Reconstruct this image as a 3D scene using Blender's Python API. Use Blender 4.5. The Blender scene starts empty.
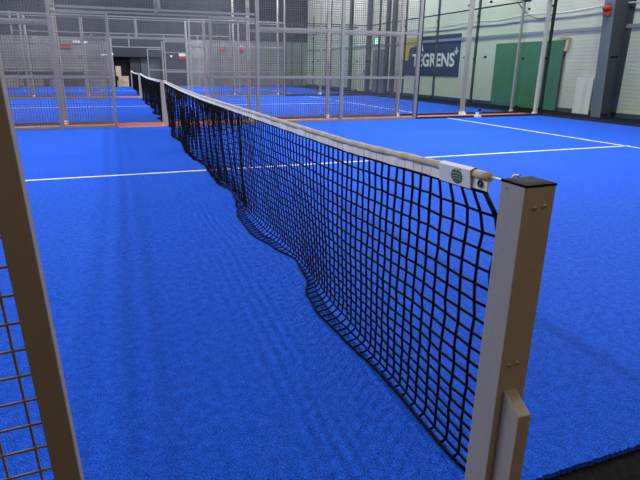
import bpy, bmesh, math, random
from mathutils import Matrix, Vector
random.seed(7)
S = bpy.context.scene
COL = S.collection
PI = math.pi

# ------------------------------------------------------------------ materials
def nodes(name):
    m = bpy.data.materials.new(name); m.use_nodes = True
    nt = m.node_tree
    return m, nt, nt.nodes['Principled BSDF']

def mat(name, col, rough=.5, metal=0.0, noise=0.0, nscale=30., bump=0.0, spec=.5):
    m, nt, b = nodes(name)
    b.inputs['Base Color'].default_value = (*col, 1)
    b.inputs['Roughness'].default_value = rough
    b.inputs['Metallic'].default_value = metal
    b.inputs['Specular IOR Level'].default_value = spec
    if noise or bump:
        tc = nt.nodes.new('ShaderNodeTexCoord')
        n = nt.nodes.new('ShaderNodeTexNoise'); n.inputs['Scale'].default_value = nscale
        n.inputs['Detail'].default_value = 4
        nt.links.new(tc.outputs['Object'], n.inputs['Vector'])
        if noise:
            r = nt.nodes.new('ShaderNodeMapRange')
            r.inputs['From Min'].default_value = .3; r.inputs['From Max'].default_value = .7
            r.inputs['To Min'].default_value = 1-noise; r.inputs['To Max'].default_value = 1+noise
            nt.links.new(n.outputs['Fac'], r.inputs['Value'])
            mx = nt.nodes.new('ShaderNodeMix'); mx.data_type = 'RGBA'; mx.blend_type = 'MULTIPLY'
            mx.inputs['Factor'].default_value = 1
            mx.inputs['A'].default_value = (*col, 1)
            nt.links.new(r.outputs['Result'], mx.inputs['B'])
            nt.links.new(mx.outputs['Result'], b.inputs['Base Color'])
        if bump:
            bp = nt.nodes.new('ShaderNodeBump'); bp.inputs['Strength'].default_value = bump
            bp.inputs['Distance'].default_value = .004
            nt.links.new(n.outputs['Fac'], bp.inputs['Height'])
            nt.links.new(bp.outputs['Normal'], b.inputs['Normal'])
    return m

def turf_mat(name, c1, c2, c3, sheen):
    m, nt, b = nodes(name)
    L = nt.links.new
    tc = nt.nodes.new('ShaderNodeTexCoord')
    n = nt.nodes.new('ShaderNodeTexNoise'); n.inputs['Scale'].default_value = 170; n.inputs['Detail'].default_value = 3
    n2 = nt.nodes.new('ShaderNodeTexNoise'); n2.inputs['Scale'].default_value = 1.3; n2.inputs['Detail'].default_value = 5
    n3 = nt.nodes.new('ShaderNodeTexNoise'); n3.inputs['Scale'].default_value = 230; n3.inputs['Detail'].default_value = 1
    for q in (n, n2, n3): L(tc.outputs['Object'], q.inputs['Vector'])
    cr = nt.nodes.new('ShaderNodeValToRGB')
    cr.color_ramp.elements[0].position = .40; cr.color_ramp.elements[0].color = (*c1, 1)
    cr.color_ramp.elements[1].position = .60; cr.color_ramp.elements[1].color = (*c2, 1)
    n4 = nt.nodes.new('ShaderNodeTexNoise'); n4.inputs['Scale'].default_value = 26; n4.inputs['Detail'].default_value = 5; n4.inputs['Roughness'].default_value = .7
    L(tc.outputs['Object'], n4.inputs['Vector'])
    mxn = nt.nodes.new('ShaderNodeMix'); mxn.inputs['Factor'].default_value = .36
    L(n.outputs['Fac'], mxn.inputs['A']); L(n4.outputs['Fac'], mxn.inputs['B'])
    L(mxn.outputs['Result'], cr.inputs['Fac'])
    # sand grains lying in the pile, more of them in worn patches
    mr = nt.nodes.new('ShaderNodeMapRange')
    mr.inputs['From Min'].default_value = .62; mr.inputs['From Max'].default_value = .80
    L(n3.outputs['Fac'], mr.inputs['Value'])
    mr2 = nt.nodes.new('ShaderNodeMapRange')
    mr2.inputs['From Min'].default_value = .40; mr2.inputs['From Max'].default_value = .75
    mr2.inputs['To Min'].default_value = .12; mr2.inputs['To Max'].default_value = .9
    L(n2.outputs['Fac'], mr2.inputs['Value'])
    mu = nt.nodes.new('ShaderNodeMath'); mu.operation = 'MULTIPLY'
    L(mr.outputs['Result'], mu.inputs[0]); L(mr2.outputs['Result'], mu.inputs[1])
    mx = nt.nodes.new('ShaderNodeMix'); mx.data_type = 'RGBA'
    mx.inputs['B'].default_value = (*c3, 1)
    L(mu.outputs[0], mx.inputs['Factor']); L(cr.outputs['Color'], mx.inputs['A'])
    L(mx.outputs['Result'], b.inputs['Base Color'])
    b.inputs['Roughness'].default_value = .8
    b.inputs['Specular IOR Level'].default_value = .08
    b.inputs['Sheen Weight'].default_value = sheen
    b.inputs['Sheen Roughness'].default_value = .28
    b.inputs['Sheen Tint'].default_value = (.55, .85, 1, 1)
    bp = nt.nodes.new('ShaderNodeBump'); bp.inputs['Strength'].default_value = .7; bp.inputs['Distance'].default_value = .007
    L(n.outputs['Fac'], bp.inputs['Height']); L(bp.outputs['Normal'], b.inputs['Normal'])
    return m

def glass_mat(name, tint, refl=.07):
    m = bpy.data.materials.new(name); m.use_nodes = True
    nt = m.node_tree; nt.nodes.remove(nt.nodes['Principled BSDF'])
    out = nt.nodes['Material Output']
    t = nt.nodes.new('ShaderNodeBsdfTransparent'); t.inputs['Color'].default_value = (*tint, 1)
    g = nt.nodes.new('ShaderNodeBsdfGlossy'); g.inputs['Roughness'].default_value = .02
    g.inputs['Color'].default_value = (.9, 1, .95, 1)
    lw = nt.nodes.new('ShaderNodeLayerWeight'); lw.inputs['Blend'].default_value = .5
    pw = nt.nodes.new('ShaderNodeMath'); pw.operation = 'POWER'; pw.inputs[1].default_value = 5
    ma = nt.nodes.new('ShaderNodeMath'); ma.operation = 'MULTIPLY_ADD'; ma.inputs[1].default_value = .7; ma.inputs[2].default_value = .013
    nt.links.new(lw.outputs['Facing'], pw.inputs[0]); nt.links.new(pw.outputs[0], ma.inputs[0])
    mx = nt.nodes.new('ShaderNodeMixShader')
    nt.links.new(ma.outputs[0], mx.inputs['Fac'])
    nt.links.new(t.outputs[0], mx.inputs[1]); nt.links.new(g.outputs[0], mx.inputs[2])
    nt.links.new(mx.outputs[0], out.inputs['Surface'])
    return m

def siding_mat(name, col, pitch):
    """horizontal sandwich-panel ribs along object z"""
    m, nt, b = nodes(name); L = nt.links.new
    tc = nt.nodes.new('ShaderNodeTexCoord'); sp = nt.nodes.new('ShaderNodeSeparateXYZ')
    L(tc.outputs['Object'], sp.inputs[0])
    mu = nt.nodes.new('ShaderNodeMath'); mu.operation = 'MULTIPLY'; mu.inputs[1].default_value = 1/pitch
    fr = nt.nodes.new('ShaderNodeMath'); fr.operation = 'FRACT'
    L(sp.outputs['Z'], mu.inputs[0]); L(mu.outputs[0], fr.inputs[0])
    cr = nt.nodes.new('ShaderNodeValToRGB')
    e = cr.color_ramp.elements
    e[0].position = 0; e[0].color = (0, 0, 0, 1); e[1].position = .25; e[1].color = (1, 1, 1, 1)
    L(fr.outputs[0], cr.inputs['Fac'])
    n = nt.nodes.new('ShaderNodeTexNoise'); n.inputs['Scale'].default_value = 1.2
    L(tc.outputs['Object'], n.inputs['Vector'])
    mx = nt.nodes.new('ShaderNodeMix'); mx.data_type = 'RGBA'
    mx.inputs['A'].default_value = (*[c*.92 for c in col], 1); mx.inputs['B'].default_value = (*[min(1, c*1.06) for c in col], 1)
    L(n.outputs['Fac'], mx.inputs['Factor'])
    L(mx.outputs['Result'], b.inputs['Base Color'])
    bp = nt.nodes.new('ShaderNodeBump'); bp.inputs['Strength'].default_value = .6; bp.inputs['Distance'].default_value = .008
    L(cr.outputs['Color'], bp.inputs['Height']); L(bp.outputs['Normal'], b.inputs['Normal'])
    b.inputs['Roughness'].default_value = .55
    return m

def emit(name, col, s):
    m, nt, b = nodes(name)
    b.inputs['Base Color'].default_value = (*col, 1)
    b.inputs['Emission Color'].default_value = (*col, 1); b.inputs['Emission Strength'].default_value = s
    return m

M = dict(
 turf=turf_mat('blue_turf', (.0025, .042, .42), (.017, .138, .84), (.16, .36, .88), .10),
 line=turf_mat('white_turf', (.74, .78, .82), (.90, .92, .95), (.8, .8, .8), .05),
 strip=mat('terracotta_strip', (.62, .17, .09), .8, noise=.15, nscale=60),
 concrete=mat('dark_concrete', (.007, .0068, .006), .9, noise=.5, nscale=45, bump=.4, spec=.1),
 wallr=siding_mat('cream_siding', (.68, .70, .58), .10),
 wallback=mat('grey_block_wall', (.25, .25, .24), .8, noise=.12, nscale=1.2),
 wallnavy=mat('dark_navy_cladding', (.020, .023, .036), .8, noise=.2, nscale=1.),
 wallleft=mat('grey_side_wall', (.30, .31, .33), .8, noise=.1, nscale=1.),
 wallfront=mat('brown_bounce_wall', (.55, .33, .15), .8, noise=.1, nscale=1.),  # unseen wall, brown made up for its warm bounce onto the posts
 ceil=mat('dark_ceiling', (.07, .075, .09), .9),
 galv=mat('galvanised_steel', (.235, .23, .215), .5, .1, noise=.08, nscale=25),
 galvp=mat('pale_galvanised_steel', (.42, .395, .35), .42, .25, noise=.08, nscale=25),
 wire=mat('grey_wire', (.095, .095, .095), .55, .1),
 footw=mat('white_foot', (.82, .82, .78), .5),
 nearpost=mat('grey_powder_coat', (.25, .235, .215), .42, 0, noise=.04, nscale=90, bump=.04),
 postcoat=mat('net_post_grey_coat', (.38, .355, .31), .45, 0, noise=.04, nscale=70, bump=.05),
 blackpl=mat('black_plastic', (.006, .006, .006), .7, spec=.05),
 blackfr=mat('black_frame', (.014, .016, .018), .5),
 screw=mat('screw_steel', (.50, .47, .43), .3, .45),
 cord=mat('black_netting', (.003, .003, .004), .8, spec=.1),
 gatewire=mat('brown_grey_wire', (.17, .155, .14), .6, spec=.2),
 postwhite=mat('ivory_post_coat', (.66, .62, .53), .5, noise=.05, nscale=10),
 tapefar=mat('clean_white_tape', (.86, .86, .84), .6),
 tape=mat('white_head_tape', (.88, .86, .79), .7, noise=.10, nscale=14, bump=.2),
 sleeve=mat('beige_cable_sleeve', (.60, .525, .36), .75, noise=.18, nscale=22, bump=.3),  # duller and more beige than the tape below
 sleevefar=mat('white_sleeve', (.86, .86, .83), .75, noise=.1, nscale=12),
 stitch=mat('grey_stitch', (.42, .40, .36), .8),
 tag=mat('white_tag', (.86, .86, .82), .5),
 ballg=mat('green_emblem', (.075, .14, .045), .6),
 balll=mat('pale_emblem', (.48, .55, .34), .6),
 darkp=mat('dark_print', (.03, .035, .04), .6),
 cable=mat('steel_cable', (.68, .67, .64), .4, .4),
 glass=glass_mat('clear_glass', (.95, .98, .965)),
 glassb=glass_mat('tinted_glass', (.955, .985, .97)),
 navy=mat('navy_banner', (.010, .026, .105), .6, noise=.1, nscale=2),
 yellow=mat('yellow_banner', (.60, .42, .045), .6),
 white=mat('white_paint', (.80, .81, .78), .5),
 green=mat('green_sheet', (.045, .20, .105), .6, noise=.12, nscale=3),
 beige=mat('beige_wood', (.62, .50, .33), .6, noise=.1, nscale=14),
 card=mat('cardboard_beige', (.55, .44, .29), .8, noise=.12, nscale=9),
 column=mat('blue_grey_steel', (.17, .20, .235), .5),
 columnd=mat('dark_grey_steel', (.055, .065, .08), .55),
 red=mat('red_plastic', (.50, .02, .025), .4),
 rail=mat('blue_grey_rail', (.26, .29, .34), .5),
 foil=mat('white_conduit', (.75, .76, .75), .35, .2),
 doorp=mat('pale_door', (.62, .60, .50), .5),
 doord=mat('grey_door', (.20, .20, .22), .5),
 black=mat('black_opening', (.006, .006, .007), .9),
 curtain=mat('charcoal_curtain', (.030, .030, .034), .85, noise=.3, nscale=4),
 exit=emit('exit_lit', (.55, .95, .75), 1.3),
 exitg=mat('exit_green', (.02, .30, .14), .5),
)

# ------------------------------------------------------------------ mesh builder
class MB:
    def __init__(s): s.v = []; s.f = []; s.smooth = []
    def box(s, x0, x1, y0, y1, z0, z1):
        n = len(s.v)
        s.v += [(x0,y0,z0),(x1,y0,z0),(x1,y1,z0),(x0,y1,z0),(x0,y0,z1),(x1,y0,z1),(x1,y1,z1),(x0,y1,z1)]
        s.f += [tuple(n+i for i in q) for q in ((0,3,2,1),(4,5,6,7),(0,1,5,4),(1,2,6,5),(2,3,7,6),(3,0,4,7))]
        return s
    def hexa(s, pts):
        n = len(s.v); s.v += [tuple(p) for p in pts]
        s.f += [tuple(n+i for i in q) for q in ((0,3,2,1),(4,5,6,7),(0,1,5,4),(1,2,6,5),(2,3,7,6),(3,0,4,7))]
        return s
    def tube(s, pts, r, k=4, cap=True, rot=PI/4):
        pts = [Vector(p) for p in pts]; n0 = len(s.v); m = len(pts)
        prev = None
        for i, p in enumerate(pts):
            a = pts[max(i-1, 0)]; b = pts[min(i+1, m-1)]
            t = (b-a)
            t = t.normalized() if t.length > 1e-9 else Vector((0, 0, 1))
            if prev is None:
                ref = Vector((1, 0, 0)) if abs(t.x) < .8 else Vector((0, 0, 1))
            else: ref = prev
            u = (ref - t*ref.dot(t)); u = u.normalized() if u.length > 1e-6 else Vector((0, 1, 0))
            prev = u; w = t.cross(u)
            rr = r[i] if isinstance(r, (list, tuple)) else r
            for j in range(k):
                an = rot+2*PI*j/k
                s.v.append(tuple(p+u*(rr*math.cos(an))+w*(rr*math.sin(an))))
        for i in range(m-1):
            for j in range(k):
                a = n0+i*k+j; b = n0+i*k+(j+1) % k
                s.f.append((a, b, b+k, a+k))
        if cap:
            s.f.append(tuple(n0+j for j in reversed(range(k))))
            s.f.append(tuple(n0+(m-1)*k+j for j in range(k)))
        return s
    def disc(s, c, axis, r, h, k=16, dome=0):
        """short cylinder from c along axis ('x','-x','y','-y','z')"""
        c = Vector(c); d = {'x':(1,0,0),'-x':(-1,0,0),'y':(0,1,0),'-y':(0,-1,0),'z':(0,0,1)}[axis]
        d = Vector(d)
        pts = [c, c+d*h]; rr = [r, r]
        if dome: pts += [c+d*(h+dome*.7), c+d*(h+dome)]; rr += [r*.75, r*.3]
        return s.tube(pts, rr, k)
    def mesh(s, name, material, smooth=False):
        me = bpy.data.meshes.new(name); me.from_pydata(s.v, [], s.f); me.update()
        me.materials.append(material)
        if smooth: me.polygons.foreach_set('use_smooth', [True]*len(me.polygons))
        return me
    def build(s, name, material, parent=None, smooth=False, bevel=0, seg=2):
        o = bpy.data.objects.new(name, s.mesh(name, material, smooth)); COL.objects.link(o)
        if parent is not None: o.parent = parent
        if bevel:
            md = o.modifiers.new('bevel', 'BEVEL'); md.width = bevel; md.segments = seg; md.limit_method = 'ANGLE'
        return o

def tag(o, label=None, cat=None, group=None, kind=None):
    if label: o['label'] = label
    if cat: o['category'] = cat
    if group: o['group'] = group
    if kind: o['kind'] = kind
    return o
def empty(name, loc, label, cat, group=None):
    o = bpy.data.objects.new(name, None); COL.objects.link(o); o.location = loc
    o.empty_display_size = .1
    return tag(o, label, cat, group)
def copy_tree(o, parent=None):
    c = o.copy(); COL.objects.link(c); c.parent = parent
    for ch in list(o.children): copy_tree(ch, c)
    return c
def struct(name, mb, m):
    return tag(mb.build(name, m), kind='structure')

# ------------------------------------------------------------------ layout (metres)
# x: along each court (net at x = 0), y: away along the nets, z: up
COURTS = [(-.12, 9.955), (10.895, 20.53), (21.66, 31.6)]
XW = 11.8        # hall's right wall
YB = 33.5        # hall's end wall

# ------------------------------------------------------------------ hall shell
struct('floor', MB().box(-14, XW+.2, -4, YB+.2, -.2, -.016), M['concrete'])
struct('wall_right', MB().box(XW, XW+.2, -4, YB+.2, -.016, 7), M['wallr'])
struct('wall_back', MB().box(-14, -.95, YB, YB+.2, -.016, 2.85).box(3.6, XW, YB, YB+.2, -.016, 2.85), M['wallback'])
struct('wall_back_upper', MB().box(-14, XW, YB-.02, YB+.2, 2.85, 7).box(-.95, 1.95, YB-.02, YB+.2, 1.75, 2.85).box(1.95, 3.6, YB-.02, YB+.2, -.016, 2.85), M['wallnavy'])
struct('wall_left', MB().box(-14.2, -14, -4, YB+.2, -.016, 7), M['wallleft'])
struct('wall_front', MB().box(-14.2, XW+.2, -4.2, -4, -.016, 7), M['wallfront'])
struct('ceiling', MB().box(-14.2, XW+.2, -4.2, YB+.2, 7, 7.2), M['ceil'])
struct('baseboard_right', MB().box(XW-.03, XW, -4, YB, -.016, .10), M['columnd'])
struct('door_1', MB().box(-.95, 1.95, YB+.55, YB+.6, -.016, 1.75), M['black'])

# ------------------------------------------------------------------ courts: turf with its white lines
NAMES = ['nearest', 'second', 'third']
def jag(x0, x1, y, amp, n):
    return [(x0+(x1-x0)*i/n, y+random.uniform(-amp, amp)) for i in range(n+1)]
for ci, (y0, y1) in enumerate(COURTS):
    mb = MB()
    n = 2600 if ci == 0 else 4
    amp = .0035 if ci == 0 else 0
    fr = jag(-10, 10, y0, amp, n)
    for (x, y) in fr: mb.v += [(x, y-.004, -.015), (x, y, .0), (x, y+.35 if ci == 0 else y+.05, 0), (x, y1, 0), (x, y1, -.015)]
    for i in range(n):
        a = i*5; b = a+5
        for k in range(4): mb.f.append((a+k, b+k, b+k+1, a+k+1))
    t = mb.build('artificial_turf', M['turf'])
    tag(t, ['blue artificial turf of the nearest court, under the netting in front',
            'blue artificial turf of the middle court, beyond the first terracotta strip',
            'blue artificial turf of the farthest court, before the end wall'][ci], 'turf')
    yc = 5.0 if ci == 0 else (y0+y1)/2+.1
    def line(name, x0, x1, ya, yb):
        MB().box(x0, x1, ya, yb, -.002, .0025).build(name, M['line'], t)
    line('centre_line', -6.95, 7.05, yc-.025, yc+.025)
    line('service_line', 6.95, 7.0, y0+.05, y1)
    line('service_line', -7.0, -6.95, y0+.05, y1)

for i, (a, b) in enumerate([(9.955, 10.895), (20.53, 21.66)]):
    t = MB().box(-10.2, 10.2, a+.002, b-.002, -.015, -.003).build('walkway_strip', M['strip'])
    tag(t, ['terracotta walkway strip behind the nearest court', 'terracotta walkway strip between the middle and farthest courts'][i], 'walkway strip', 'terracotta strips')

# ------------------------------------------------------------------ nets
def interp(tab, x):
    if x <= tab[0][0]: return tab[0][1]
    for (a, va), (b, vb) in zip(tab, tab[1:]):
        if x <= b:
            t = (x-a)/(b-a); t = t*t*(3-2*t)
            return va+(vb-va)*t
    return tab[-1][1]
TOP = [(0, .941), (.27, .933), (.93, .910), (1.6, .905), (2.7, .898), (5.1, .885), (7.2, .894), (10.0, .936)]
BOT = [(0, -.01), (.1, -.02), (.5, -.018), (.85, -.050), (1.1, -.068), (1.3, -.045), (1.56, .035), (1.85, .070), (2.1, 0), (2.45, -.075), (2.9, -.070), (3.25, -.01),
       (3.5, .035), (3.83, .065), (4.2, .0), (4.6, .005), (5.3, .03), (5.9, -.045), (6.5, -.062), (7.0, -.03), (7.45, -.005), (7.9, -.04), (8.26, -.07), (8.9, -.02), (9.5, .05), (10.05, .03)]
def lin(tab, x):
    for (a, va), (b, vb) in zip(tab, tab[1:]):
        if x <= b: return va+(vb-va)*max(0, (x-a)/(b-a))
    return tab[-1][1]
BAND = .055
CELL = .0535
ROWS = 19
HANG = [(0, .0), (.5, .012), (1.1, .030), (1.75, .085), (2.3, .070), (2.95, .03), (3.7, .075), (4.3, .055), (5.3, .06), (6.5, .0), (7.5, .03), (8.3, -.03), (9.5, .06), (10.1, .03)]
def net_pt(y, v, far):
    """v 0 at the tape, 1 at the foot; y along the net. The foot curls out over the turf towards -x."""
    zt = lin(TOP, y)-BAND-.003
    xb = interp(BOT, y); x0 = interp(HANG, y); sl = max(.012, x0-xb)
    hang = zt-.6*sl                        # straight part
    L = hang+.95*sl+.015
    d = v*L
    if d < hang:
        u = d/hang; x = (xb+sl)*u**1.5; z = zt-d
    else:
        t = (d-hang)/(L-hang)*PI/2
        x = xb+sl*math.cos(t)**.8 if t < PI/2-1e-6 else xb
        z = .005+(zt-hang-.005)*(1-math.sin(t))
    g = 1.0 if far else min(1, max(0, (y-2.9)/1.6))
    ph = y*2*PI/.34+1.3*math.sin(y*1.9)+.7*math.sin(y*5.3)
    a = (.0025+.034*g)*min(1, .1+v*2.6)*(1-.75*min(1, max(0, v-.62)/.34))
    x += a*math.sin(ph)*(.7+.3*math.sin(y*2.3+.6))
    x += .005*math.sin(v*7+y*2.1)*v*(1-v)*2
    return (x, y, max(z, .005))

def netting(far):
    mb = MB(); Y0, Y1 = .045, 9.98
    ys = [Y0]
    while ys[-1] < Y1-.02:
        f = 1 if far else min(1, max(0, (ys[-1]-2.4)/1.6))
        ys.append(min(Y1, ys[-1]+CELL*(1-.45*f)))
    N = len(ys)-1
    P = [[None]*(ROWS+1) for _ in range(N+1)]
    for i in range(N+1):
        y = ys[i]
        for j in range(ROWS+1):
            v = j/ROWS; v += .20*v*(1-v)
            x, yy, z = net_pt(y, v, far)
            # the free end next to the post leans out to meet it
            e = max(0, 1-(y-Y0)/.30)
            yy -= e*.078*min(1, v*11)
            # slack kink where the end cord is tied to the post
            yy += e*.022*math.sin(min(1, max(0, v-.08)*3)*PI)
            e2 = max(0, 1-(Y1-y)/.3)
            yy += e2*.06*min(1, v*7)
            jt = .0024
            P[i][j] = (x+random.uniform(-jt, jt), yy+random.uniform(-jt, jt), z+(random.uniform(-jt, jt) if 0 < j < ROWS else 0))
    r = .0045
    for i in range(N+1): mb.tube(P[i], r*(1.5 if i in (0, N) else 1), 4)
    for j in range(ROWS+1): mb.tube([P[i][j] for i in range(N+1)], r*(1.3 if j in (0, ROWS) else 1), 4)
    return mb
NETTING = netting(False).mesh('netting', M['cord'], smooth=True)
NETTING_FAR = netting(True).mesh('netting', M['cord'], smooth=True)

def band_mb(y0, y1, n, zlo, zhi, xw, tab=TOP):
    mb = MB()
    for i in range(n+1):
        y = y0+(y1-y0)*i/n; zt = lin(tab, y)
        wob = .0015*math.sin(y*19)+.001*math.sin(y*43)
        for (x, z) in ((-xw, zt-zlo), (xw, zt-zlo), (xw, zt-zhi), (-xw, zt-zhi)): mb.v.append((x+wob, y, z))
    for i in range(n):
        a = i*4; b = a+4
        for k in range(4): mb.f.append((a+k, a+(k+1) % 4, b+(k+1) % 4, b+k))
    mb.f.append((0, 3, 2, 1)); q = n*4; mb.f.append((q, q+1, q+2, q+3))
    return mb

def sleeve_mb(y0, y1, n):
    pts = []; rr = []
    for i in range(n+1):
        y = y0+(y1-y0)*i/n
        pts.append((.0015*math.sin(y*17), y, lin(TOP, y)-.0135)); rr.append(.0125+.0008*math.sin(y*31)+.0006*math.sin(y*77))
    return MB().tube(pts, rr, 10)

def make_net(y0, label, detailed):
    root = empty('padel_net', (0, y0, 0), label, 'net', None)
    o = bpy.data.objects.new('netting', NETTING if detailed else NETTING_FAR); COL.objects.link(o); o.parent = root
    b = band_mb(.04, 10.0, 160, .020, BAND, .004).build('head_tape', M['tape'] if detailed else M['tapefar'], root)
    sleeve_mb(.035, 10.0, 260).build('cable_sleeve', M['sleeve'] if detailed else M['sleevefar'], root, smooth=True)['label'] = 'beige cable sleeve'
    MB().tube([(0, -.07, .926), (0, 0, .9285), (0, .05, lin(TOP, .05)-.013)], .003, 6).build('steel_cable', M['cable'], root, smooth=True)
    MB().tube([(0, 9.98, .92), (0, 10.08, .922)], .003, 6).build('steel_cable', M['cable'], root, smooth=True)
    if detailed:
        # stitching joins tape and netting at every mesh
        st = MB(); y = .305; sp = []; up = True
        while y < 4.2:
            q = [(-.0046, y, lin(TOP, y)-.027), (-.0046, y+.001, lin(TOP, y)-BAND+.002)]
            sp += q if up else q[::-1]; up = not up; y += CELL
        st.tube(sp, .0009, 4)
        st.build('stitching', M['stitch'], b)
        # printed tag wrapped round the tape
        n = 12; tg = MB(); y0_, y1_ = .10, .25
        def ring(y):
            zt = lin(TOP, y)
            return [(-.0080, zt-.058), (-.0100, zt-.044), (-.0122, zt-.030), (-.0143, zt-.016), (-.0158, zt-.004), (0, zt+.0025), (.010, zt-.0005), (.0165, zt-.012), (.0155, zt-.020), (.0062, zt-.03), (.0060, zt-.058)]
        for i in range(n+1):
            y = y0_+(y1_-y0_)*i/n
            for (x, z) in ring(y): tg.v.append((x, y, z))
        K = 11
        for i in range(n):
            for k in range(K-1):
                a = i*K+k; tg.f.append((a, a+K, a+K+1, a+1))
        t = tg.build('printed_tag', M['tag'], root, smooth=False)
        t['label'] = 'white printed tag with green ball emblem'
        md = t.modifiers.new('thick', 'SOLIDIFY'); md.thickness = .0008; md.offset = 0
        # ball emblem: follows the tag's outer face
        def on_tag(y, h):     # h: 0 at the tag's foot, 1 at its crown
            rg = ring(y); pts = rg[:5]
            f = h*(len(pts)-1); k = min(int(f), len(pts)-2); u = f-k
            x = pts[k][0]*(1-u)+pts[k+1][0]*u; z = pts[k][1]*(1-u)+pts[k+1][1]*u
            return (x-.0012, y, z+.0004)
        def patch(y_c, h_c, ry, rh, name, m, clip=None, off=0):
            mb = MB(); R, A = 5, 24
            for r_ in range(R+1):
                for a_ in range(A):
                    q = r_/R; an = 2*PI*a_/A
                    p = on_tag(y_c+ry*q*math.cos(an), h_c+rh*q*math.sin(an)); mb.v.append((p[0]-off, p[1], p[2]+off*.3))
            for r_ in range(R):
                for a_ in range(A):
                    i0 = r_*A+a_; i1 = r_*A+(a_+1) % A
                    mb.f.append((i0, i0+A, i1+A, i1))
            return mb.build(name, m, t)
        def stripe(pts, wd, name, m, off):
            mb = MB()
            for (y, h) in pts:
                for s_ in (-1, 1):
                    p = on_tag(y, h+s_*wd); mb.v.append((p[0]-off, p[1], p[2]+off*.3))
            for i in range(len(pts)-1): mb.f.append((2*i, 2*i+2, 2*i+3, 2*i+1))
            return mb.build(name, m, t)
        yc, hc = .162, .47
        patch(yc, hc, .027, .40, 'ball_emblem', M['ballg'])
        for dh, ww in ((.13, .022), (-.03, .018), (-.17, .016)):
            stripe([(yc-.020+.040*i/8, hc+dh+.05*math.sin(PI*i/8)) for i in range(9)], ww, 'emblem_seam', M['balll'], .0006)
        stripe([(yc-.012+.016*i/6, hc+.40-.10*i/6) for i in range(7)], .035, 'emblem_flash', M['balll'], .0006)
        for dy in (-.018, -.006): patch(yc+dy, .88, .004, .035, 'emblem_dot', M['darkp'])
        # eyelet
        ey = .065; ez = lin(TOP, ey)-.036
        e = MB()
        ringp = [(-.0062, ey+.0075*math.cos(a), ez+.0085*math.sin(a)) for a in [2*PI*i/20 for i in range(21)]]
        e.tube(ringp, .0028, 6, cap=False)
        e.build('eyelet', M['darkp'], root, smooth=True)
        MB().disc((-.0042, ey, ez), '-x', .005, .0012, 14).build('eyelet_hole', M['screw'], root)
    return root
make_net(0, 'long black padel net with a white tape across the nearest court', True)
make_net(10.50, 'second black padel net, crossing the middle court beyond the terracotta strip', False)
make_net(21.35, 'farthest black padel net, close to the dark end wall', False)

# ------------------------------------------------------------------ net posts
def net_post(y, label, far=False):
    root = empty('net_post', (0, y, 0), label, 'post')
    MB().box(-.046, .048, -.0425, .0425, -.015, .943).build('post_body', M['postcoat'], root, bevel=.004, seg=3)
    cp = MB()
    a, b = .0472, .0435
    cp.hexa([(-a, -b, .939), (a+.002, -b, .939), (a+.002, b, .939), (-a, b, .939), (-a, -b, .946), (a+.002, -b, .946), (a+.002, b, .946), (-a, b, .946)])
    cp.hexa([(-a+.002, -b+.002, .9458), (a, -b+.002, .9458), (a, b-.002, .9458), (-a+.002, b-.002, .9458), (-.030, -.026, .949), (.032, -.026, .949), (.032, .026, .949), (-.030, .026, .949)])
    cp.build('post_cap', M['blackpl'], root, bevel=.002)['label'] = 'black plastic cap'
    if not far:
        for (x, z) in ((-.013, .888), (.017, .890), (-.022, .457), (.004, .458)):
            s = MB().disc((x, -.0422, z), '-y', .0078, .0012, 18).disc((x, -.043, z), '-y', .0062, .002, 18, dome=.0022).build('screw', M['screw'], root)
            MB().box(x-.0032, x+.0032, -.0485, -.046, z-.0011, z+.0011).build('screw_slot', M['darkp'], s)
        MB().disc((-.0458, .020, .925), '-x', .0025, .0006, 12).build('drill_hole', M['darkp'], root)
        br = MB().hexa([(-.027, -.108, -.015), (.014, -.108, -.015), (.014, -.0424, -.015), (-.027, -.0424, -.015),
                        (-.027, -.108, .340), (.014, -.108, .340), (.014, -.0424, .379), (-.027, -.0424, .379)])
        br.build('floor_bracket', M['postcoat'], root, bevel=.0025)
        k = MB()
        k.tube([(-.012, .043, .934), (-.008, .048, .944), (.000, .049, .949), (.010, .048, .948), (.014, .046, .942)], .0028, 6)
        k.tube([(-.012, .046, .940), (.002, .052, .950), (.020, .051, .948)], .0024, 6)
        k.build('cable_knot', M['cable'], root, smooth=True)
    else:
        for s_ in (-1, 1): MB().box(s_*.047-.02, s_*.047+.02, -.03, .03, -.015, .012).build('foot_plate', M['footw'], root)
    return root
net_post(-.1025, 'grey square net post with black cap, close in the right foreground')
net_post(10.14, 'grey net post ending the first net on the terracotta strip', True)
net_post(10.36, 'grey net post starting the second net, just behind the first net\'s far post', True)
net_post(20.62, 'grey net post ending the second net', True)
net_post(21.25, 'grey net post starting the farthest net', True)
net_post(31.50, 'grey net post ending the farthest net before the end wall', True)

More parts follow.
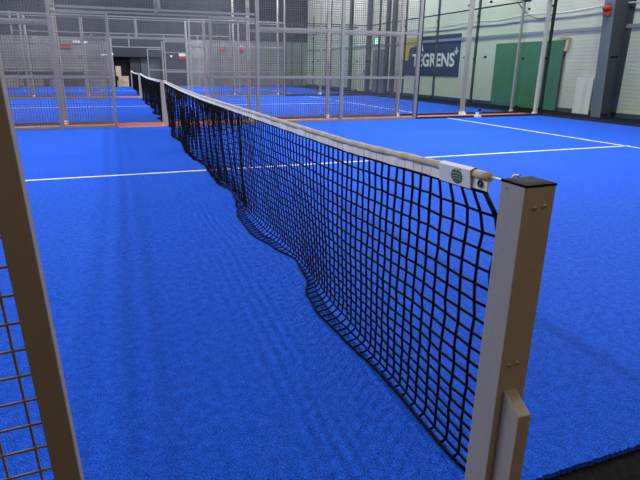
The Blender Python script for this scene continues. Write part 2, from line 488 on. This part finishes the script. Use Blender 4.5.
# ------------------------------------------------------------------ mesh fences
def wire_mesh(x0, x1, z0, z1, step=.05, t=.0052):
    mb = MB(); h = t/2
    n = max(1, round((x1-x0)/step)); m_ = max(1, round((z1-z0)/step))
    for i in range(1, n):
        x = x0+(x1-x0)*i/n; mb.box(x-h, x+h, -h, h, z0, z1)
    for j in range(1, m_):
        z = z0+(z1-z0)*j/m_; mb.box(x0, x1, -h-.003, h-.003, z-h, z+h)
    return mb
ORD = ['first', 'second', 'third', 'fourth', 'fifth']
def bay(w, ztop, zrails, posts, thick, pm, foot):
    """fence panel from local x 0 to w; posts: list of (x, height, size)"""
    root = bpy.data.objects.new('fence_panel', None); COL.objects.link(root); root.empty_display_size = .1
    for (x, h, s) in posts:
        p = MB().box(x-s/2, x+s/2, -s/2, s/2, -.012, h).build('post', pm, root, bevel=.004)
        if foot: MB().hexa([(x-s*.5, -s*1.3, -.012), (x+s*.5, -s*1.3, -.012), (x+s*.5, s*.5, -.012), (x-s*.5, s*.5, -.012), (x-s*.5, -s*.56, .085), (x+s*.5, -s*.56, .085), (x+s*.5, s*.5, .085), (x-s*.5, s*.5, .085)]).build('foot_bracket', M['footw'], p)
    a, b = .039, w-.039
    for (z, t) in zrails: MB().box(a, b, -t/2, t/2, z-t/2, z+t/2).build('rail', M['galv'], root, bevel=.003)
    wire_mesh(a, b, .03, ztop).build('wire_mesh', M['wire'], root)
    return root
def make_protos(pm, foot):
    P = {}
    rails = [(.025, .05), (.985, .05), (2.0, .05), (3.0, .05)]
    P['wide_r'] = bay(2.0, 3.0, rails, [(2.0, 3.02, .075)], .05, pm, foot)
    P['wide_r4'] = bay(2.0, 3.0, rails, [(2.0, 4.0, .075)], .05, pm, foot)
    P['wide_l'] = bay(2.0, 3.0, rails, [(0.0, 3.02, .075)], .05, pm, foot)
    P['wide_l4'] = bay(2.0, 3.0, rails, [(0.0, 4.0, .075)], .05, pm, foot)
    g = [(.025, .05), (.985, .05), (2.17, .045)]
    P['gate_r'] = bay(1.0, 2.15, g, [(0.0, 2.19, .05), (1.0, 3.02, .075)], .05, pm, foot)
    P['gate_l'] = bay(1.0, 2.15, g, [(1.0, 2.19, .05), (0.0, 3.02, .075)], .05, pm, foot)
    return P
def lintel():
    root = bpy.data.objects.new('lintel_panel', None); COL.objects.link(root); root.empty_display_size = .1
    for z in (2.265, 3.0): MB().box(-1.96, 1.96, -.022, .022, z-.022, z+.022).build('rail', M['galv'], root, bevel=.003)
    MB().box(-.03, .03, -.022, .022, 2.265, 3.0).build('upright', M['galv'], root)
    wire_mesh(-1.96, 1.96, 2.28, 2.98).build('wire_mesh', M['wire'], root)
    return root
ROWN = ['first', 'second', 'third', 'fourth', 'fifth']
FENCE_Y = [10.0, 10.84, 20.58, 21.6, 31.65]
PROTO_A = make_protos(M['galv'], False)
PROTO_B = make_protos(M['galvp'], True)
LIN = lintel()
used = set()
def place(proto, x, y, label, group):
    if id(proto) in used: o = copy_tree(proto)
    else: used.add(id(proto)); o = proto
    o.location = (x, y, 0)
    tag(o, label, 'fence', group)
    return o
for fi, fy in enumerate(FENCE_Y):
    P = PROTO_A if fi in (0, 2, 4) else PROTO_B
    row = f'in the {ROWN[fi]} fence row back'
    gname = f'mesh panels of the {ROWN[fi]} fence line'
    place(P['gate_r'], 1.0, fy, f'narrow wire mesh panel right of the net gap {row}', gname)
    place(P['gate_l'], -2.0, fy, f'narrow wire mesh panel left of the net gap {row}', gname)
    place(LIN, 0, fy, f'mesh lintel panel above the net gap {row}', gname)
    place(P['wide_r'] if fi % 2 == 0 else P['wide_r4'], 2.0, fy, f'wide wire mesh panel, nearer the net on the right, {row}', gname)
    place(P['wide_r4'], 4.0, fy, f'wide wire mesh panel, farther right, meeting the glass {row}', gname)
    place(P['wide_l'], -4.0, fy, f'wide wire mesh panel, nearer the net on the left, {row}', gname)
    if fi > 1: place(P['wide_l4'], -6.0, fy, f'wide wire mesh panel, farther left, {row}', gname)
for P in (PROTO_A, PROTO_B):
    for k, o in P.items():
        if id(o) not in used:
            for ch in list(o.children):
                for g in list(ch.children): bpy.data.objects.remove(g)
                bpy.data.objects.remove(ch)
            bpy.data.objects.remove(o)

# near fence, the side frame of the opening the camera looks through
r = empty('gate_frame', (-1.0666, -.18, 0), 'dark mesh gate frame leaning in at the left edge, close by', 'fence')
r.rotation_euler = (0, -.040, 0)
MB().box(-.0225, .0215, -.022, .014, -.016, 2.2).build('post', M['nearpost'], r, bevel=.003, seg=3)
MB().box(-1.0, -.024, -.02, .012, -.016, .035).build('rail', M['nearpost'], r)
MB().box(-1.0, -.024, -.02, .012, 2.15, 2.2).build('rail', M['nearpost'], r)
wm = MB()
for i in range(19):
    x = -.046-.0525*i; wm.box(x-.0019, x+.0019, -.0019, .0019, .03, 2.16)
for j in range(42):
    z = .0385+.0505*j; wm.box(-1.0, -.022, -.0057, -.0019, z-.0019, z+.0019)
wm.build('wire_mesh', M['gatewire'], r)

br = empty('mesh_barrier', (-1.56, 18.9, 0), 'small low wire mesh barrier standing on the middle court', 'barrier')
br.rotation_euler = (0, 0, -.89)
for x in (-.43, .43): MB().box(x-.02, x+.02, -.02, .02, .004, .92).build('upright', M['galv'], br)
for z in (.06, .90): MB().box(-.41, .41, -.02, .02, z-.02, z+.02).build('rail', M['galv'], br)
wire_mesh(-.41, .41, .08, .88, t=.006).build('wire_mesh', M['galvp'], br)
# ------------------------------------------------------------------ glass walls
def clamp(parent, x, y, z, along):
    mb = MB()
    if along == 'x': mb.box(x-.062, x-.001, y-.018, y+.018, z-.025, z+.025)
    else: mb.box(x-.018, x+.018, y-.062, y-.001, z-.025, z+.025)
    mb.build('clamp', M['blackpl'], parent, bevel=.004)
def glass_side(x0, x1, y, label, group, post=None, edge=None, gm='glass', foot=False):
    root = empty('glass_panel', (x0, y, 0), label, 'glass panel', group)
    w = x1-x0
    MB().box(.006, w-.006, -.006, .006, .04, 3.0).build('pane', M[gm], root)
    MB().box(0, w, -.025, .025, -.012, .045).build('bottom_profile', M['blackfr'], root)
    MB().box(0, w, -.02, .02, 3.0, 3.04).build('top_profile', M['blackfr'], root)
    if edge is not None: MB().box(edge-.022, edge+.022, -.022, .022, -.012, 3.0).build('edge_profile', M['blackfr'], root)
    for z in (.18, 1.5, 2.8): clamp(root, w, 0, z, 'x')
    if post:
        px, py, ps, pm = post
        p = MB().box(px-ps/2, px+ps/2, py-ps/2, py+ps/2, -.012, 4.0).build('post', M[pm], root, bevel=.006)
        lo, hi = (py-ps*.52, py+ps*1.1) if py > 0 else (py-ps*1.1, py+ps*.52)
        MB().hexa([(px-ps*.8, lo, -.012), (px+ps*.8, lo, -.012), (px+ps*.8, hi, -.012), (px-ps*.8, hi, -.012), (px-ps*.55, py-ps*.52, .09), (px+ps*.55, py-ps*.52, .09), (px+ps*.55, py+ps*.52, .09), (px-ps*.55, py+ps*.52, .09)]).build('foot_bracket', M['footw'], p)
    if foot:
        MB().box(w-.20, w-.002, -.05, .05, -.012, .05).box(w-.08, w-.02, .02, .08, .03, .12).build('foot_bracket', M['footw'], root)
    return root
def glass_back(x, y0, y1, label, group, post=None, gm='glassb', edge=False):
    root = empty('glass_panel', (x, y0, 0), label, 'glass panel', group)
    w = y1-y0
    MB().box(-.006, .006, .006, w-.006, .04, 3.0).build('pane', M[gm], root)
    MB().box(-.025, .025, 0, w, -.012, .045).build('bottom_profile', M['blackfr'], root)
    MB().box(-.02, .02, 0, w, 3.0, 3.04).build('top_profile', M['blackfr'], root)
    for z in (.18, 1.5, 2.8): clamp(root, 0, w if not edge else .10, z, 'y')
    if post: MB().box(.03, .09, w-.035, w+.035, -.012, 4.0).build('post', M[post], root, bevel=.004)
    if edge: MB().box(-.03, .03, w-.03, w+.03, -.012, 3.04).build('corner_profile', M['blackfr'], root)
    return root
G1 = 'glass panels of the nearest court'
glass_side(6.06, 8, 10, 'clear glass panel beside the mesh fence on the nearest court', G1, edge=.0, foot=True)
glass_side(8, 9.97, 10, 'clear glass panel left of the black corner on the nearest court', G1, post=(1.90, .085, .085, 'postwhite'))
glass_back(10, 8, 10, 'clear end glass panel right of the black corner', G1, edge=True)
glass_back(10, 6, 8, 'clear end glass panel at the right edge, in front of the siding', G1)
G2 = 'glass panels of the middle court'
glass_side(6.06, 8, 10.84, 'glass panel of the middle court left of the bright steel post', G2, post=(1.93, -.085, .10, 'galvp'), gm='glassb')
glass_side(8, 9.97, 10.84, 'glass panel of the middle court right of the bright steel post', G2, post=(1.80, .06, .06, 'galvp'), gm='glassb')
yy = [10.9, 13.1, 15.3, 17.5, 19.7, 20.6]
for k in range(len(yy)-1): glass_back(10, yy[k], yy[k+1], f'end glass panel of the middle court, {ORD[k]} from the near corner', G2, post='columnd')
glass_side(6.06, 8, 20.58, 'inner glass panel on the far side of the middle court', G2, gm='glassb', edge=0.)
glass_side(8, 9.97, 20.58, 'outer glass panel on the far side of the middle court', G2, gm='glassb')
G3 = 'glass panels of the farthest court'
glass_side(6.06, 8, 21.6, 'inner glass panel on the near side of the farthest court', G3, gm='glassb')
glass_side(8, 9.97, 21.6, 'outer glass panel on the near side of the farthest court', G3, gm='glassb', post=(.06, -.075, .08, 'galvp'))
yy = [21.7, 23.7, 25.7, 27.7, 29.7, 31.6]
for k in range(5): glass_back(10, yy[k], yy[k+1], f'end glass panel of the farthest court, {ORD[k]} from its near corner', G3, post='columnd')

# ------------------------------------------------------------------ things on and along the right wall
def wallbox(name, y0, y1, z0, z1, d, m, label=None, cat=None, parent=None, bevel=.003, x=XW, group=None):
    o = MB().box(x-d, x-.001, y0, y1, z0, z1).build(name, M[m], parent, bevel=bevel)
    if label: tag(o, label, cat, group)
    return o
# banner
bn = empty('wall_banner', (XW, 18.3, 0), 'navy wall banner with white letters and a yellow corner stroke', 'banner')
def loc(mb, n, m, p=bn): return mb.build(n, M[m], p)
loc(MB().box(-.03, -.004, -2.05, 2.2, .90, 2.53), 'banner_sheet', 'navy')
# yellow corner stroke
yl = MB()
pts_out = [(2.2, 1.55), (2.2, 2.53), (.62, 2.53)]
pts_in = [(1.72, 1.55), (1.66, 2.06), (1.05, 2.20)]
for (y, z) in pts_out+pts_in:
    yl.v += [(-.034, y, z)]
for (y, z) in pts_out+pts_in: yl.v += [(-.031, y, z)]
yl.f += [(0, 1, 4, 3), (1, 2, 5, 4), (6, 9, 10, 7), (7, 10, 11, 8), (0, 3, 9, 6), (3, 4, 10, 9), (4, 5, 11, 10), (5, 2, 8, 11), (2, 1, 7, 8), (1, 0, 6, 7)]
loc(yl, 'yellow_stroke', 'yellow')
loc(MB().box(-.034, -.031, -1.88, -1.80, 1.75, 2.02).box(-.034, -.031, -1.96, -1.72, 1.83, 1.90), 'white_mark', 'white')
loc(MB().hexa([(-.034, .70, 1.93), (-.031, .70, 1.93), (-.031, .50, 1.93), (-.034, .50, 1.93), (-.034, .66, 2.20), (-.031, .66, 2.20), (-.031, .60, 2.20), (-.034, .60, 2.20)]), 'white_mark', 'white')
def text(body, size, y, z, parent, m, sx=1.0, x=-.0345):
    cu = bpy.data.curves.new('lettering', 'FONT'); cu.body = body; cu.size = size
    cu.extrude = .002; cu.offset = .030*size; cu.space_character = 1.02
    tmp = bpy.data.objects.new('tmp', cu); COL.objects.link(tmp)
    bpy.context.view_layer.update()
    me = bpy.data.meshes.new_from_object(tmp.evaluated_get(bpy.context.evaluated_depsgraph_get()))
    bpy.data.objects.remove(tmp)
    xs = [v.co.x for v in me.vertices]; x0 = min(xs); sx = sx/(max(xs)-x0)
    for v in me.vertices: v.co.x -= x0
    me.materials.clear(); me.materials.append(M[m])
    o = bpy.data.objects.new('lettering', me); COL.objects.link(o); o.parent = parent
    o.matrix_local = Matrix(((0, 0, -1, x), (-sx, 0, 0, y), (0, 1, 0, z), (0, 0, 0, 1)))
    return o
text('TEGRENS', .72, 1.36, 1.31, bn, 'white', 3.12)

# green sheet, its beige corner
gs = empty('green_sheet', (XW, 12.4, 0), 'tall green sheet standing against the siding behind the corner', 'sheet')
MB().box(-.07, -.03, -1.20, 1.75, 0, 2.06).build('sheet', M['green'], gs)
MB().box(-.075, -.03, -1.24, -1.20, 0, 2.06).build('edge_strip', M['columnd'], gs)
cb = MB().hexa([(-.09, -1.36, 2.06), (-.02, -1.32, 2.06), (-.02, -.96, 2.14), (-.09, -.96, 2.14), (-.09, -1.34, 2.13), (-.02, -1.34, 2.13), (-.02, -.96, 2.22), (-.09, -.96, 2.22)])
cb.hexa([(-.09, -1.34, 1.74), (-.02, -1.34, 1.74), (-.02, -1.24, 1.74), (-.09, -1.24, 1.74), (-.09, -1.38, 2.10), (-.02, -1.38, 2.10), (-.02, -1.28, 2.10), (-.09, -1.28, 2.10)])
cb.build('corner_bracket', M['beige'], gs)
tag(MB().box(XW-.10, XW-.06, 9.96, 10.52, -.016, 1.0).build('white_board', M['white'], bevel=.004), 'white board leaning on the siding left of the blue grey column', 'board')

# tapered column
c = empty('steel_column', (XW, 9.3, 0), 'blue grey tapered steel column against the siding', 'column')
def taper(x_b, x_t, y0, y1, z0, z1, th):
    return MB().hexa([(x_b, y0, z0), (x_b+th, y0, z0), (x_b+th, y1, z0), (x_b, y1, z0), (x_t, y0, z1), (x_t+th, y0, z1), (x_t+th, y1, z1), (x_t, y1, z1)])
taper(-.58, -.97, -.15, .15, -.016, 7, .02).build('flange', M['column'], c)
MB().hexa([(-.565, -.02, -.016), (-.03, -.02, -.016), (-.03, .02, -.016), (-.565, .02, -.016), (-.95, -.02, 7), (-.03, -.02, 7), (-.03, .02, 7), (-.95, .02, 7)]).build('web', M['columnd'], c)  # darker than the front flange: shaded side put into the colour
MB().box(-.03, -.001, -.15, .15, -.016, 7).build('flange', M['columnd'], c)
al = empty('alarm_beacon', (XW-.737, 9.3, 2.60), 'red alarm beacon mounted on the blue grey column', 'alarm')
MB().box(-.07, .0, -.10, .10, -.07, .05).build('base', M['red'], al, bevel=.01)
bb = MB()
bb.tube([(-.07, 0, .045), (-.07, 0, .09), (-.07, 0, .14), (-.07, 0, .18), (-.07, 0, .20)], [.07, .10, .10, .07, .02], 14); bb.build('dome', M['red'], al, smooth=True)
# rail, conduit, cable
o = wallbox('wall_rail', -3.9, YB-.1, 2.26, 2.36, .05, 'rail', 'blue grey rail running along the right wall siding', 'rail')
cd = MB(); pts = []
for i in range(60):
    y = 20-18*i/59; pts.append((XW-.10, y, 2.86+.03*math.sin(y*2.1)))
cd.tube(pts, .022, 8)
tag(cd.build('conduit', M['foil'], smooth=True), 'white conduit pipe running high along the right wall siding', 'pipe')
cd = MB(); pts = []
for i in range(25):
    t = i/24; pts.append((XW-.06, 13.4-1.6*t, 3.35-.55*t-.28*math.sin(PI*t)))
cd.tube(pts, .014, 6)
tag(cd.build('cable', M['columnd'], smooth=True), 'dark cable drooping on the siding above the green sheet', 'cable')
# far columns and doors on the right wall
def col(y, w, label):
    t = MB().box(XW-.14, XW-.12, y-w/2, y+w/2, -.016, 7).box(XW-.12, XW-.02, y-.015, y+.015, -.016, 7).box(XW-.02, XW, y-w/2, y+w/2, -.016, 7)
    tag(t.build('wall_column', M['columnd']), label, 'column', 'dark columns along the right wall')
col(21.35, .26, 'dark steel column right of the grey exit door')
col(22.0, .2, 'slim dark steel column just right of the grey exit door')
col(23.95, .3, 'dark steel column between the pale door and the grey exit door')
col(26.2, .24, 'dark steel column left of the pale door')
col(29.3, .3, 'dark steel column farthest along the right wall')
d = empty('wall_door', (XW, 22.85, 0), 'grey exit door under the lit green sign', 'door')
MB().box(-.06, -.002, -.55, .6, -.016, 2.1).build('door_leaf', M['doord'], d)
MB().box(-.07, -.06, -.05, .10, 1.05, 1.5).build('notice', M['white'], d)
d = empty('wall_door', (XW, 25.1, 0), 'pale cream door panel between dark columns', 'door')
MB().box(-.06, -.002, -.9, .85, -.016, 2.0).build('door_leaf', M['doorp'], d)
MB().box(-.07, -.06, -.72, -.64, .95, 1.1).build('handle', M['columnd'], d)
e = empty('exit_sign', (XW, 23.08, 2.30), 'lit green and white exit sign above the grey door', 'sign')
MB().box(-.10, -.002, -.22, .22, 0, .42).build('sign_case', M['exitg'], e)
MB().box(-.105, -.10, -.16, .16, .06, .36).build('lit_face', M['exit'], e)

# ------------------------------------------------------------------ end wall
def endbox(name, x0, x1, z0, z1, d, m, label=None, cat=None, parent=None, y=YB, bevel=.004):
    o = MB().box(x0, x1, y-d, y-.001, z0, z1).build(name, M[m], parent, bevel=bevel)
    if label: tag(o, label, cat)
    return o
t = endbox('dark_curtain', .02, .62, -.016, 1.74, .05, 'curtain', 'charcoal curtain hanging in the black doorway', 'curtain', y=YB+.3)
endbox('roller_shutter', .66, 1.94, -.016, 1.74, .04, 'columnd', 'dark roller shutter right of the charcoal curtain', 'shutter', y=YB+.3)
def redbox(x, z, w, h, label, white):
    r = empty('alarm_box', (x, YB, z), label, 'wall box')
    MB().box(-w/2, w/2, -.10, -.001, -h/2, h/2).build('case', M['red'], r, bevel=.01)
    if white: MB().box(-w*.2 if white == 1 else -w/2, w*.2 if white == 1 else w/2, -.06, -.001, h/2+.02, h/2+.2).build('label_plate', M['white'], r)
redbox(5.84, 2.22, .30, .26, 'red wall box with small white plate, left of two on the end wall', 1)
redbox(7.1, 2.26, .30, .22, 'red wall box under a wide pale plate on the end wall', 2)
redbox(-3.55, 2.28, .55, .20, 'long red wall box at the left part of the end wall', 0)
redbox(3.25, 1.72, .42, .16, 'low red wall box under a white plate, right of the doorway', 2)
endbox('wall_sign', -3.15, -2.30, 2.50, 2.62, .03, 'white', 'white strip sign left of the doorway on the end wall', 'sign')
endbox('wall_sign', -1.62, -1.28, 1.80, 1.90, .03, 'white', 'short white sign near the doorway on the end wall', 'sign')
tag(MB().disc((-.98, YB-.001, 1.9), '-y', .06, .05, 10).build('wall_lamp', M['white']), 'small white round lamp left of the doorway', 'lamp')
tag(MB().disc((2.55, YB-.001, 1.82), '-y', .07, .05, 10).build('wall_lamp', M['white']), 'small white round lamp right of the doorway', 'lamp')
# stacked boxes beside the doorway
def carton(x, y, z, w, d, h, label, m='card'):
    r = empty('storage_box', (x, y, z), label, 'box', 'beige boxes by the end wall')
    MB().box(-w/2, w/2, -d/2, d/2, 0, h).build('box_body', M[m], r, bevel=.01)
    MB().box(-w/2-.01, w/2+.01, -d/2-.01, d/2+.01, h, h+.03).build('lid', M[m], r)
carton(-.50, 32.6, -.016, .66, .6, .32, 'beige box at the foot of the stack left of the black doorway')
carton(-.46, 32.6, .336, .58, .55, .24, 'beige box in the middle of the stack left of the black doorway')
carton(-.72, 32.6, .608, .30, .4, .55, 'narrow beige box topping the stack left of the black doorway')
carton(-6.3, 32.3, -.016, .9, .6, .55, 'beige crate on the floor at the far left')
carton(-5.2, 32.3, -.016, .7, .6, .45, 'beige crate beside the far left crate')
carton(-4.2, 32.3, -.016, .6, .6, .40, 'small beige crate nearest the doorway of the floor crates', 'beige')
bt = empty('storage_bench', (-5.2, 33.1, 0), 'pale bench along the far left of the end wall', 'bench')
MB().box(-2.6, 2.6, -.25, .25, 1.02, 1.10).build('bench_top', M['galvp'], bt)
for s_ in (-2.4, 0, 2.4): MB().box(s_-.04, s_+.04, -.2, .2, -.016, 1.02).build('leg', M['columnd'], bt)

# ------------------------------------------------------------------ lights
def area(name, loc, target, energy, size, col=(1, 1, 1), sy=None):
    l = bpy.data.lights.new(name, 'AREA'); l.energy = energy; l.color = col
    l.shape = 'RECTANGLE'; l.size = size; l.size_y = sy or size
    o = bpy.data.objects.new(name, l); COL.objects.link(o); o.location = loc
    d = Vector(target)-Vector(loc); o.rotation_euler = d.to_track_quat('-Z', 'Y').to_euler()
    return o
COOL = (.93, .96, 1)
for ci, (y0, y1) in enumerate(COURTS):
    k = 1.0 if ci == 0 else 1.0
    for (y, e, xl) in ((y0+2.8, .42, 5.0), (y0+5.8, 1.15, 5.8), (y0+8.8, 1.35, 6.8)):
        area('floodlight', (xl, y, 6.0), (0, y+.6, 0), 370*e, .5, COOL, .3)
        area('floodlight', (-5.6, y, 6.0), (0, y+.6, 0), 250*e, .5, COOL, .3)
for y in (2, 8, 14, 20, 26): area('wall_fill', (9.4, y, 6.8), (XW, y, 1.0), 190, .8, (1, .98, .92))  # unseen fill lamps added to brighten the right wall siding
for x in (-5, 0, 5): area('wall_fill', (x, -2.4, 6.6), (x, -4, 1.2), 22, .8, (1, .93, .82))  # unseen warm fill added to light the front wall for its bounce
for x in (-8, -2.5, 4, 9): area('wall_fill', (x, 29.5, 6.8), (x, YB, 1.4), 160, .8, (1, .98, .95))  # unseen fill lamps aimed at the end wall

wd = bpy.data.worlds.new('World'); S.world = wd; wd.use_nodes = True
wd.node_tree.nodes['Background'].inputs[0].default_value = (.5, .55, .65, 1)
wd.node_tree.nodes['Background'].inputs[1].default_value = .15

# ------------------------------------------------------------------ camera
cam = bpy.data.cameras.new('Camera'); co = bpy.data.objects.new('Camera', cam); COL.objects.link(co)
R_ = Vector((0.94157469, -0.3366941, 0.00861344)); U_ = Vector((0.08858563, 0.27224381, 0.9581419)); F_ = Vector((0.32494568, 0.90139913, -0.28616414))
mw = Matrix.Identity(4)
for i in range(3): mw[i][0] = R_[i]; mw[i][1] = U_[i]; mw[i][2] = -F_[i]
mw[0][3], mw[1][3], mw[2][3] = -0.936883562, -1.05595182, 1.20876557
co.matrix_world = mw
cam.sensor_width = 36; cam.lens = 502.57532*36/640
cam.shift_x = 18.237/640; cam.shift_y = -22.519/640
cam.clip_start = .01; cam.clip_end = 200
S.camera = co
S.view_settings.view_transform = 'Standard'; S.view_settings.look = 'None'
S.view_settings.gamma = 1; S.view_settings.use_curve_mapping = False
S.view_settings.exposure = -0.25
